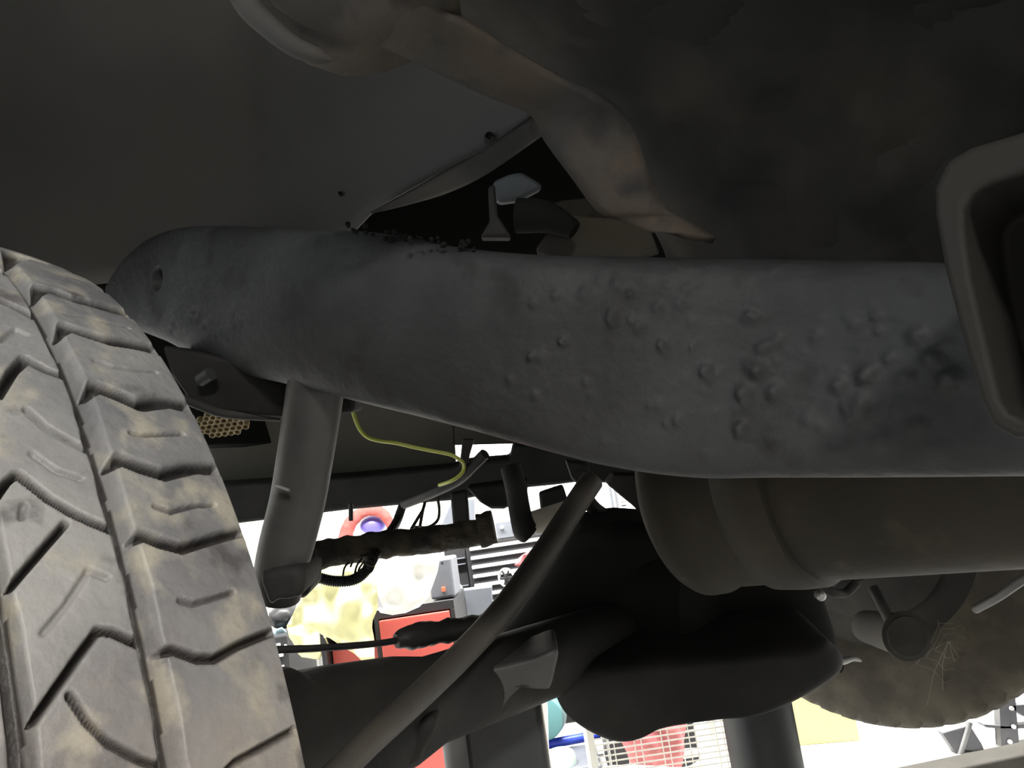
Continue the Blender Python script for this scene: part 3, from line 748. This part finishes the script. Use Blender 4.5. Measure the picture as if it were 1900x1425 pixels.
turned('lock_pin', (x2-.03, y2-.05, .55), (1,0,0), [(0,.006),(.03,.006)], MT['black'], s2, segs=16)
prism('base', [np.array((x2+.15*math.cos(a), y2+.15*math.sin(a), 0)) for a in np.linspace(0, 2*math.pi, 25)[:-1]], Z*.03, MT['stand'], s2, bevel=.006)

# red cabinet with the towels on it
def facing(px0, px1, d):      # x range of an upright front at forward distance d
    return (px0-950)/F*d, (px1-950)/F*d
YC = 2.72
def wx(px, y, py=1150): r = ray(px, py); return r[0]/r[1]*y
def wz(px, py, y): r = ray(px, py); return H + r[2]/r[1]*y
x0, x1 = wx(590, YC), wx(846, YC); zt = wz(770, 1122, YC)
cab = empty('red_cabinet', ((x0+x1)/2, YC+.2, 0), 'red steel cabinet with a black frame, towels draped over its top', 'cabinet')
bm = bmesh.new()
add_box(bm, (x0, YC, zt-.03), (x1, YC+.42, zt)); add_box(bm, (x0, YC, 0), (x1, YC+.42, .04))
for xx in (x0, wx(697, YC, 1180), x1-.016): add_box(bm, (xx, YC, .04), (xx+.016, YC+.42, zt-.03))
add_box(bm, (x0, YC+.40, .04), (x1, YC+.42, zt-.03))
finish(bm, 'frame', MT['darkframe'], cab, smooth=False, bevel=.002)
xm = wx(697, YC, 1180)
box('door', (xm+.018, YC-.012, .05), (x1-.018, YC+.01, zt-.034), MT['red'], cab, 'flat red door')
box('drawer', (x0+.02, YC+.06, .05), (xm-.004, YC+.38, zt-.10), MT['red'], cab)
# yellow towel, white towel
sheet('yellow_towel', [(572,1052),(600,1046),(640,1040),(680,1036),(712,1034),(708,1075),(702,1100),(700,1130),(692,1150),(690,1165),(694,1190),(696,1222),(672,1224),(640,1203),(612,1186),(600,1182),(585,1168),(560,1160),(538,1168),(530,1164),(548,1130),(566,1090)],
      lambda x, y: 2.55+.0004*(1225-y), .006, MT['yellow'], step=7, wav=.022, wscale=16, amp2=.004)
tag(S.objects['yellow_towel'], 'big pale yellow towel draped over the left of the red cabinet', 'towel')
sheet('folded_cloth', [(533,1163),(550,1158),(575,1160),(592,1172),(604,1182),(606,1200),(600,1212),(590,1222),(560,1218),(552,1205),(540,1180)],
      lambda x, y: 2.635, .010, MT['yellow'], step=7, wav=.05, wscale=18)
tag(S.objects['folded_cloth'], 'darker yellow folded cloth hanging below the big yellow towel', 'towel')
sheet('white_towel', [(700,1034),(750,1024),(800,1012),(818,1028),(812,1060),(803,1085),(795,1108),(778,1126),(752,1138),(728,1141),(706,1137),(700,1128),(712,1128),(702,1105),(696,1070)],
      lambda x, y: 2.57+.0004*(1140-y), .008, MT['whitecloth'], step=8, wav=.02, wscale=14)
tag(S.objects['white_towel'], 'white towel bunched over the right of the red cabinet', 'towel')
# grey plastic case on the cabinet
gx0, gx1 = wx(795, 2.74, 1070), wx(841, 2.74, 1070); gz1 = wz(820, 1036, 2.74)
case = empty('plastic_case', ((gx0+gx1)/2, 2.82, zt), 'grey plastic case with a small red square, standing beside the white towel', 'case')
box('body', (gx0, 2.74, zt+.005), (gx1, 2.95, gz1), MT['grayplastic'], case, bevel=.008)
rx = wx(822, 2.735, 1094); rz = wz(822, 1094, 2.735)
box('badge', (rx-.005, 2.732, rz-.007), (rx+.008, 2.745, rz+.008), MT['orange'], case, 'orange-red square', bevel=.001)
bx = wx(821, 2.735, 1045); bz = wz(821, 1045, 2.735)
turned('latch', (bx, 2.735, bz), (0,-1,0), [(0,.004),(.012,.004)], MT['black'], case, segs=12)

# black drawer chest
YT = 3.45
cx0, cx1 = wx(868, YT, 1050), wx(1080, YT, 1030); cz1 = wz(900, 1005, YT)
ch = empty('tool_chest', ((cx0+cx1)/2, YT+.22, 0), 'black tool chest with rows of bright drawer trims, behind the diagonal bar', 'tool chest')
bm = bmesh.new(); add_box(bm, (cx0, YT, .06), (cx1, YT+.45, cz1)); finish(bm, 'body', MT['chest'], ch, smooth=False, bevel=.004)
zs = [wz(876, yy, YT) for yy in (1019,1037,1053,1068,1083)]
dz = .038
for k in range(12):
    zc = zs[0] - k*dz
    if zc < .14: break
    d = box('drawer', (cx0+.018, YT-.014, zc-.030), (cx1-.015, YT+.01, zc+.006), MT['chest'], ch, bevel=.002)
    box('drawer_trim', (cx0+.018, YT-.024, zc-.006), (cx1-.015, YT-.012, zc+.008), MT['chrome'], d, 'bright metal drawer pull', bevel=.003)
tx0, tx1 = wx(920, YT, 980), wx(1045, YT, 980); tz0, tz1 = cz1, wz(930, 968, YT)
tc_ = empty('top_box', ((tx0+tx1)/2, YT+.15, cz1), 'grey-black box with two white knobs on the tool chest', 'box')
box('body', (tx0, YT, cz1+.002), (tx1, YT+.3, tz1), MT['grayplastic'], tc_)
for px_ in (931, 954):
    kx = wx(px_, YT-.01, 979); kz = wz(px_, 979, YT-.01)
    turned('knob', (kx, YT, kz), (0,-1,0), [(0,.007),(.012,.007),(.015,.004)], MT['white'], tc_, 'white knob', segs=16)
# clutter on the box
for i, (px_, c_, lab) in enumerate(((930,'yellowbox','small yellow-green piece lying on the grey-black box'),(946,'white','small white piece lying on the grey-black box'))):
    X_ = wx(px_, YT+.05, 965)
    o = box('scrap', (X_-.012, YT+.04, tz1), (X_+.014, YT+.07, tz1+.02), MT[c_]); tag(o, lab, 'scrap')
# dark shelf left of the chest
sx0, sx1 = wx(826, 3.5, 1050), wx(866, 3.5, 1050); sz1 = wz(850, 1005, 3.5)
sh = empty('shelf_unit', ((sx0+sx1)/2, 3.7, 0), 'black shelf unit between the grey case and the tool chest', 'shelf')
bm = bmesh.new(); add_box(bm, (sx0, 3.52, 0), (sx1, 3.9, sz1)); finish(bm, 'body', MT['chest'], sh, smooth=False, bevel=.003)
for yy in (1036, 1047, 1088):
    zz = wz(855, yy, 3.5); box('shelf_edge', (sx0+.005, 3.50, zz-.003), (sx1-.003, 3.53, zz+.002), MT['grayplastic'], sh, 'pale shelf edge', bevel=.001)
# grey seat with a white rim, small wheel behind
st = empty('stool', tuple(np.array(at(892, 1120, 3.27))*np.array((1,1,0))), 'grey stool seat with a white rim right of the red cabinet', 'stool')
seat = [(845,1100),(860,1094),(913,1088),(914,1115),(925,1150),(880,1160),(856,1150),(848,1125)]
prism('seat', [at(x, y, 3.24) for x, y in seat], CF*.03, MT['grayplastic'], st, bevel=.006)
tube('rim', [at(x, y, 3.22) for x, y in ((856,1098),(850,1108),(850,1125),(855,1140),(864,1152))], .010, MT['white'], st, 'white rim', segs=12)
tube('rim', [at(x, y, 3.25) for x, y in ((844,1076),(850,1084),(858,1097))], .008, MT['white'], st, 'white rim', segs=12)
sp = at(895, 1155, 3.26)
tube('leg', [np.array((sp[0], sp[1]+.03, sp[2]-.02)), np.array((sp[0], sp[1]+.03, .0))], .02, MT['darkframe'], st, n=2)
wh = at(940, 1072, 3.1)
wl = empty('hand_wheel', tuple(wh), 'small white-rimmed wheel with black spokes in front of the tool chest', 'wheel')
wdir = CF*.85+CR*.5
u_ = np.cross(wdir, Z); u_ /= np.linalg.norm(u_); v_ = np.cross(u_, wdir); v_ /= np.linalg.norm(v_)
bm = bmesh.new(); add_tube(bm, [wh+.034*(math.cos(a)*u_+math.sin(a)*v_) for a in np.linspace(0, 2*math.pi, 29)], .005, 10, 1); finish(bm, 'rim', MT['white'], wl)
for a in np.linspace(0, 2*math.pi, 7)[:-1]: tube('spoke', [wh, wh+.033*(math.cos(a)*u_+math.sin(a)*v_)], .004, MT['darkframe'], wl, n=2, segs=8)
wv = np.array((wh[0], wh[1]+.02, 0))
tube('stem', [wh+np.array((0,.02,-.0)), wv+np.array((0,.0,0))], .012, MT['darkframe'], wl, n=2)
rg = at(962, 1041, 3.3)
sheet('rag', [(955,1046),(962,1036),(975,1026),(985,1020),(985,1050),(962,1052)], lambda x, y: 3.31, .006, MT['redrag'], step=6, wav=.03)
tag(S.objects['rag'], 'small red rag hanging on the tool chest drawers', 'rag')

# black box unit behind the tire, with papers
bx0, bx1 = wx(470, 2.9, 1210), wx(534, 2.9, 1210); bz1 = wz(515, 1181, 2.9)
bb = empty('drawer_box', ((bx0+bx1)/2, 3.05, 0), 'black drawer unit with a pale label, half hidden behind the dusty tire', 'drawer unit')
box('body', (bx0, 2.9, 0), (bx1, 3.25, bz1), MT['chest'], bb, bevel=.005)
def dab(name, px_, py_, wpx, hpx, m_, par, y=2.9, lab=None):
    X_, Z_ = wx(px_, y, py_), wz(px_, py_, y)
    return box(name, (X_-wpx/2*y/F, y-.008, Z_-hpx/2*y/F), (X_+wpx/2*y/F, y+.004, Z_+hpx/2*y/F), m_, par, lab, bevel=.002)
dab('label_plate', 514, 1198, 13, 7, MT['chrome'], bb, lab='pale label plate')
for px_, py_, w_, h_ in ((530,1199,4,6),(519,1216,14,5),(524,1237,7,5)): dab('knob', px_, py_, w_, h_, MT['white'], bb, lab='white knob')
sheet('tissue', [(504,1172),(515,1167),(524,1163),(530,1170),(534,1180),(510,1183)], lambda x, y: 2.93, .004, MT['bluecloth'], step=5, wav=.02)
tag(S.objects['tissue'], 'crumpled pale blue and white tissue on the black drawer unit', 'tissue')
bg = at(528, 1143, 3.0)
bm = bmesh.new(); bmesh.ops.create_icosphere(bm, subdivisions=3, radius=1)
for v in bm.verts:
    q = np.array(v.co); k = 1+.15*mnoise.noise(Vector(q)*2.2)
    v.co = bg + np.array((q[0]*.06, q[1]*.07, q[2]*.045))*k
tag(finish(bm, 'bag', MT['chest']), 'lumpy black bag lying on the black drawer unit', 'bag')

# salmon cloth arch and violet ball of things on the far bench
bench_y = 3.9
bz = wz(870, 1006, bench_y)
b0, b1 = wx(430, bench_y), wx(870, bench_y)
bn = empty('workbench', ((b0+b1)/2, bench_y+.25, 0), 'white workbench against the back wall behind the axle', 'workbench')
box('top', (b0, bench_y, bz-.05), (b1, bench_y+.6, bz-.01), MT['white'], bn)
for xx in (b0+.03, b1-.08): 
    for yy in (bench_y+.03, bench_y+.5): box('leg', (xx, yy, 0), (xx+.05, yy+.05, bz-.05), MT['white'], bn)
cl = [at(x, y, 3.95) for x, y in ((628,1036),(640,1000),(648,975),(662,958),(682,948),(705,950),(718,962),(724,980),(728,1018))]
tube('shop_cloth', cl, [.034,.034,.033,.030,.026,.028,.026,.016,.012], MT['salmon'], None, segs=18, n=8, wob=.14)
tag(S.objects['shop_cloth'], 'faded red cloth draped in an arch above the crusty bar', 'cloth')
bm = bmesh.new(); bmesh.ops.create_uvsphere(bm, u_segments=24, v_segments=14, radius=.055)
bmesh.ops.scale(bm, vec=(1.2,1,.85), verts=bm.verts); bmesh.ops.translate(bm, vec=Vector(at(692, 974, 4.0)), verts=bm.verts)
tag(finish(bm, 'glove_ball', MT['purple']), 'violet-blue bundle under the faded red cloth', 'bundle')
turned('round_lid', at(786, 962, 4.0), (0,-1,0), [(0,.12),(.02,.125),(.03,.12),(.034,.11),(.03,.02)], MT['palecream'], segs=48)
tag(S.objects['round_lid'], 'round speckled cream lid standing behind the black wires', 'lid')
prism('grey_panel', [np.array((wx(a, 3.95, b), 3.95, wz(a, b, 3.95))) for a, b in ((838,930),(880,925),(880,1000),(808,1000))], (0,.03,0), MT['grayplastic'])
tag(S.objects['grey_panel'], 'slanted grey panel beside the round cream lid', 'panel')

# tall white cabinet and a white machine seen right of the diagonal bar
wxa, wxb = wx(1040, 4.2, 940), wx(1146, 4.2, 940)
wc = empty('tall_cabinet', ((wxa+wxb)/2, 4.4, 0), 'tall white cabinet with grey seams, seen above the differential', 'cabinet')
box('body', (wxa, 4.2, 0), (wxb, 4.65, 1.5), MT['white'], wc, bevel=.006)
for a in (1136, 1145): box('seam', (wx(a, 4.19, 930)-.006, 4.185, .05), (wx(a, 4.19, 930)+.006, 4.203, 1.48), MT['grayplastic'], wc, 'grey seam', bevel=.001)
mx = at(1172, 952, 3.8)
mc = empty('compressor', (mx[0], mx[1], 0), 'white machine with dark slots, seen left of the muffler', 'machine')
turned('drum', mx-np.array((.06,0,0)), (1,0,0), [(0,.03),(.01,.05),(.13,.05),(.14,.03)], MT['white'], mc, segs=32)
box('pedestal', (mx[0]-.05, mx[1]-.03, 0), (mx[0]+.06, mx[1]+.05, mx[2]-.04), MT['white'], mc)
for px_, py_, w_, h_ in ((1176,948,10,4),(1170,949,4,4),(1158,938,9,3),(1158,931,8,1.5)):
    q = at(px_, py_, 3.72); box('slot', (q[0]-w_*.00125, q[1], q[2]-h_*.00125), (q[0]+w_*.00125, q[1]+.03, q[2]+h_*.00125), MT['darkframe'], mc, 'dark slot', bevel=.001)
# --- low things on the floor, below the axle
def onfloor(px, y_px): return atz(px, y_px, 0)
# wire basket with red rag and white hose
YB = 2.25
wx0, wx1 = wx(1100, YB, 1400), wx(1354, YB, 1350)
zb1 = .34
bk_ = empty('wire_basket', ((wx0+wx1)/2, YB+.15, 0), 'cream wire basket holding a red rag and white hose below the differential', 'basket')
for nm_, xx in (('post', wx0), ('post', wx1)):
    for yy in (YB, YB+.28): box(nm_, (xx-.010, yy-.006, 0), (xx+.010, yy+.012, zb1), MT['cream'], bk_, bevel=.003)
for yy, ups in ((YB, 1), (YB+.28, 0)):
    bm = bmesh.new()
    for k in range(22) if ups else range(0, 22, 5):
        zz = .012+k*.0148
        add_tube(bm, [np.array((wx0, yy, zz)), np.array((wx1, yy, zz))], .0019, 6, 1)
    for k in range(5):
        for dx in (-.009, .009):
            xx = wx0+.05+(wx1-wx0-.08)*k/4+dx
            add_tube(bm, [np.array((xx, yy-.003, 0.004)), np.array((xx, yy-.003, zb1-.01))], .0017, 6, 1)
    finish(bm, 'wire_grid', MT['cream'], bk_)
box('tray', (wx0+.01, YB+.01, .002), (wx1-.01, YB+.275, .012), MT['cream'], bk_)
bm = bmesh.new(); bmesh.ops.create_icosphere(bm, subdivisions=4, radius=1)
rc = np.array(((wx0+wx1)/2+.0, YB+.14, .18))
for v in bm.verts:
    q = np.array(v.co); k = 1+.22*mnoise.noise(Vector(q)*1.8)+.06*mnoise.noise(Vector(q)*6)
    v.co = rc + np.array((q[0]*.115*(.75+.35*q[2]), q[1]*.08, q[2]*.15))*k
tag(finish(bm, 'rag', MT['redrag']), 'crumpled red rag inside the cream wire basket', 'rag')
hs = []
for k in range(36):
    a = k*.35; R_ = .11+.02*math.sin(k*.7)
    hs.append(rc + np.array((R_*1.35*math.cos(a), .105*math.sin(a)*.9, -.14+.0030*k + .02*math.sin(a*2))))
tube('hose', hs, .009, MT['white'], None, segs=10, n=3); tag(S.objects['hose'], 'white hose coiled around the red rag in the wire basket', 'hose')
cr = box('crate', (wx0+.06, YB+.46, 0), (wx1-.02, YB+.76, .40), MT['darkframe'], bevel=.008)
tag(cr, 'black crate standing behind the cream wire basket', 'crate')
# pale mint jug, teal tub, blue tube, white board
pj = onfloor(1046, 1450)
jg = empty('jug', (pj[0], pj[1], 0), 'pale mint plastic jug on the floor beside the wire basket', 'jug')
jz = wz(1046, 1387, pj[1])
turned('body', (pj[0], pj[1], 0), Z, [(0,.045),(.005,.052),(max(.02, jz-.03),.052),(jz-.012,.045),(jz-.003,.03),(jz,.015)], MT['mint'], jg, segs=36)
ptl = at(1008, 1334, 2.75)
turned('tub', ptl, (-.25,-1,.1), [(-.10,.045),(-.08,.065),(0,.07),(.004,.069),(.006,.06)], MT['teal'], segs=48)
tag(S.objects['tub'], 'round teal tub leaning behind the pale jack stand edge', 'tub')
q0, q1 = at(1005, 1383, 2.76), at(1112, 1363, 2.80)
tube('blue_tube', [q0+(q0-q1)*.5, q0, q1], .016, MT['blue'], None, n=2); tag(S.objects['blue_tube'], 'bright blue tube lying behind the mint jug', 'tube')
qx, qz = q0[0], q0[2]
box('storage_bin', (qx-.04, 2.70, 0), (q1[0]-.02, 2.95, qz-.022), MT['grayplastic'], bevel=.006); tag(S.objects['storage_bin'], 'dark grey storage bin under the bright blue tube', 'bin')
pb0, pb1 = wx(1000, 2.5, 1340), wx(1017, 2.5, 1340)
prism('white_board', [np.array((wx(a, 2.42, b), 2.42, wz(a, b, 2.42))) for a, b in ((1001,1240),(1014,1240),(1020,1440),(1012,1440))], (0,.05,0), MT['white'], bevel=.002)
tag(S.objects['white_board'], 'narrow upright white board edge right of the dark jack stand', 'board')
# yellow board box right of the post
py0 = onfloor(1480, 1384); py1 = onfloor(1596, 1374)
prism('yellow_box', [py0+(py0-py1)*.6, py1, py1+np.array((.02,.25,0)), py0+(py0-py1)*.6+np.array((.02,.25,0))], Z*.30, MT['yellowbox'], bevel=.003)
tag(S.objects['yellow_box'], 'pale yellow box on the floor between the jack stand post and the far tire', 'box')
# dark beam lying on the floor at the lower right
e0, e1 = onfloor(1560, 1476), onfloor(1960, 1418)
dirv = (e1-e0); nrm = np.array((-dirv[1], dirv[0], 0)); nrm /= np.linalg.norm(nrm)
bt = .07
E0 = atz(1640, 1428, bt); E1 = atz(1900, 1374, bt); ext = (E1-E0)
dv = ext/np.linalg.norm(ext); nv = np.array((-dv[1], dv[0], 0)); nv /= np.linalg.norm(nv)
if nv[1] > 0: nv = -nv
a0, a1 = E0-ext*.8, E1+ext*1.2
prism('floor_beam', [np.array((*p[:2], 0)) for p in (a0, a1, a1+nv*.09, a0+nv*.09)], Z*bt, MT['beam'], bevel=.006)
tag(S.objects['floor_beam'], 'dark beam lying on the floor across the lower right corner', 'beam')
# grey metal chair legs behind it
ff = onfloor(1800, 1400)
fr = empty('metal_stand', (ff[0]+.05, ff[1]+.1, 0), 'grey metal stand with crossbars on the floor right of the far tire', 'stand')
YS = ff[1]+.02
def W(px_, py_, y=None): 
    y = y or YS; return np.array((wx(px_, y, py_), y, wz(px_, py_, y)))
prism('gusset', [W(1748,1360), W(1800,1345), W(1822,1380), W(1828,1398), W(1790,1392), W(1778,1404)], (0,.03,0), MT['greymetal'], fr, bevel=.003)
tube('strut', [W(1800,1340), W(1786,1385), W(1778,1410)], .008, MT['standlight'], fr, n=4, segs=10)
z_ = lambda p: np.array((p[0], p[1], 0))
prism('upright', [W(1853,1290), W(1884,1290), W(1892,1385), z_(W(1894,1400)), z_(W(1862,1402)), W(1860,1385)], (0,.03,0), MT['greymetal'], fr, bevel=.003)
prism('upright', [W(1960,1290), W(1990,1290), z_(W(2000,1390)), z_(W(1972,1392))], (0,.03,0), MT['greymetal'], fr, bevel=.003)
prism('crossbar', [W(1825,1344), W(1860,1347), W(1990,1340), W(1990,1350), W(1860,1353), W(1830,1350)], (0,.04,0), MT['greymetal'], fr, bevel=.002)
prism('crossbar', [W(1870,1310), W(1990,1300), W(1990,1325), W(1900,1330), W(1890,1320)], (0,.03,0), MT['greymetal'], fr, bevel=.002)
for a, b in ((1880,1348),(1873,1376),(1876,1314)): turned('bolt', W(a, b, YS-.004), (0,-1,0), [(0,.006),(.006,.006)], MT['white'], fr, segs=14)

# cobweb over the inner face of the far wheel
bm = bmesh.new(); rnd = random.Random(11)
hub = at(1760, 1190, 1.42)
ends = [at(x, y, 1.45) for x, y in ((1690,1240),(1740,1150),(1800,1140),(1850,1170),(1880,1210),(1860,1260),(1800,1290),(1750,1280),(1720,1310),(1840,1300))]
for e in ends: add_tube(bm, [hub, (hub+e)/2+CF*.01, e], .0005, 5, 4)
for k in range(3):
    f_ = .35+.25*k; ring = [hub+(e-hub)*f_ for e in (ends[0],ends[1],ends[2],ends[3],ends[4],ends[5],ends[6],ends[7])]
    ring.append(ring[0])
    for a, b in zip(ring, ring[1:]): add_tube(bm, [a, (a+b)/2+(hub-(a+b)/2)*.12, b], .0005, 5, 4)
tag(finish(bm, 'cobweb', MT['web']), 'dusty cobweb threads stretched over the inner side of the far tire', 'cobweb')
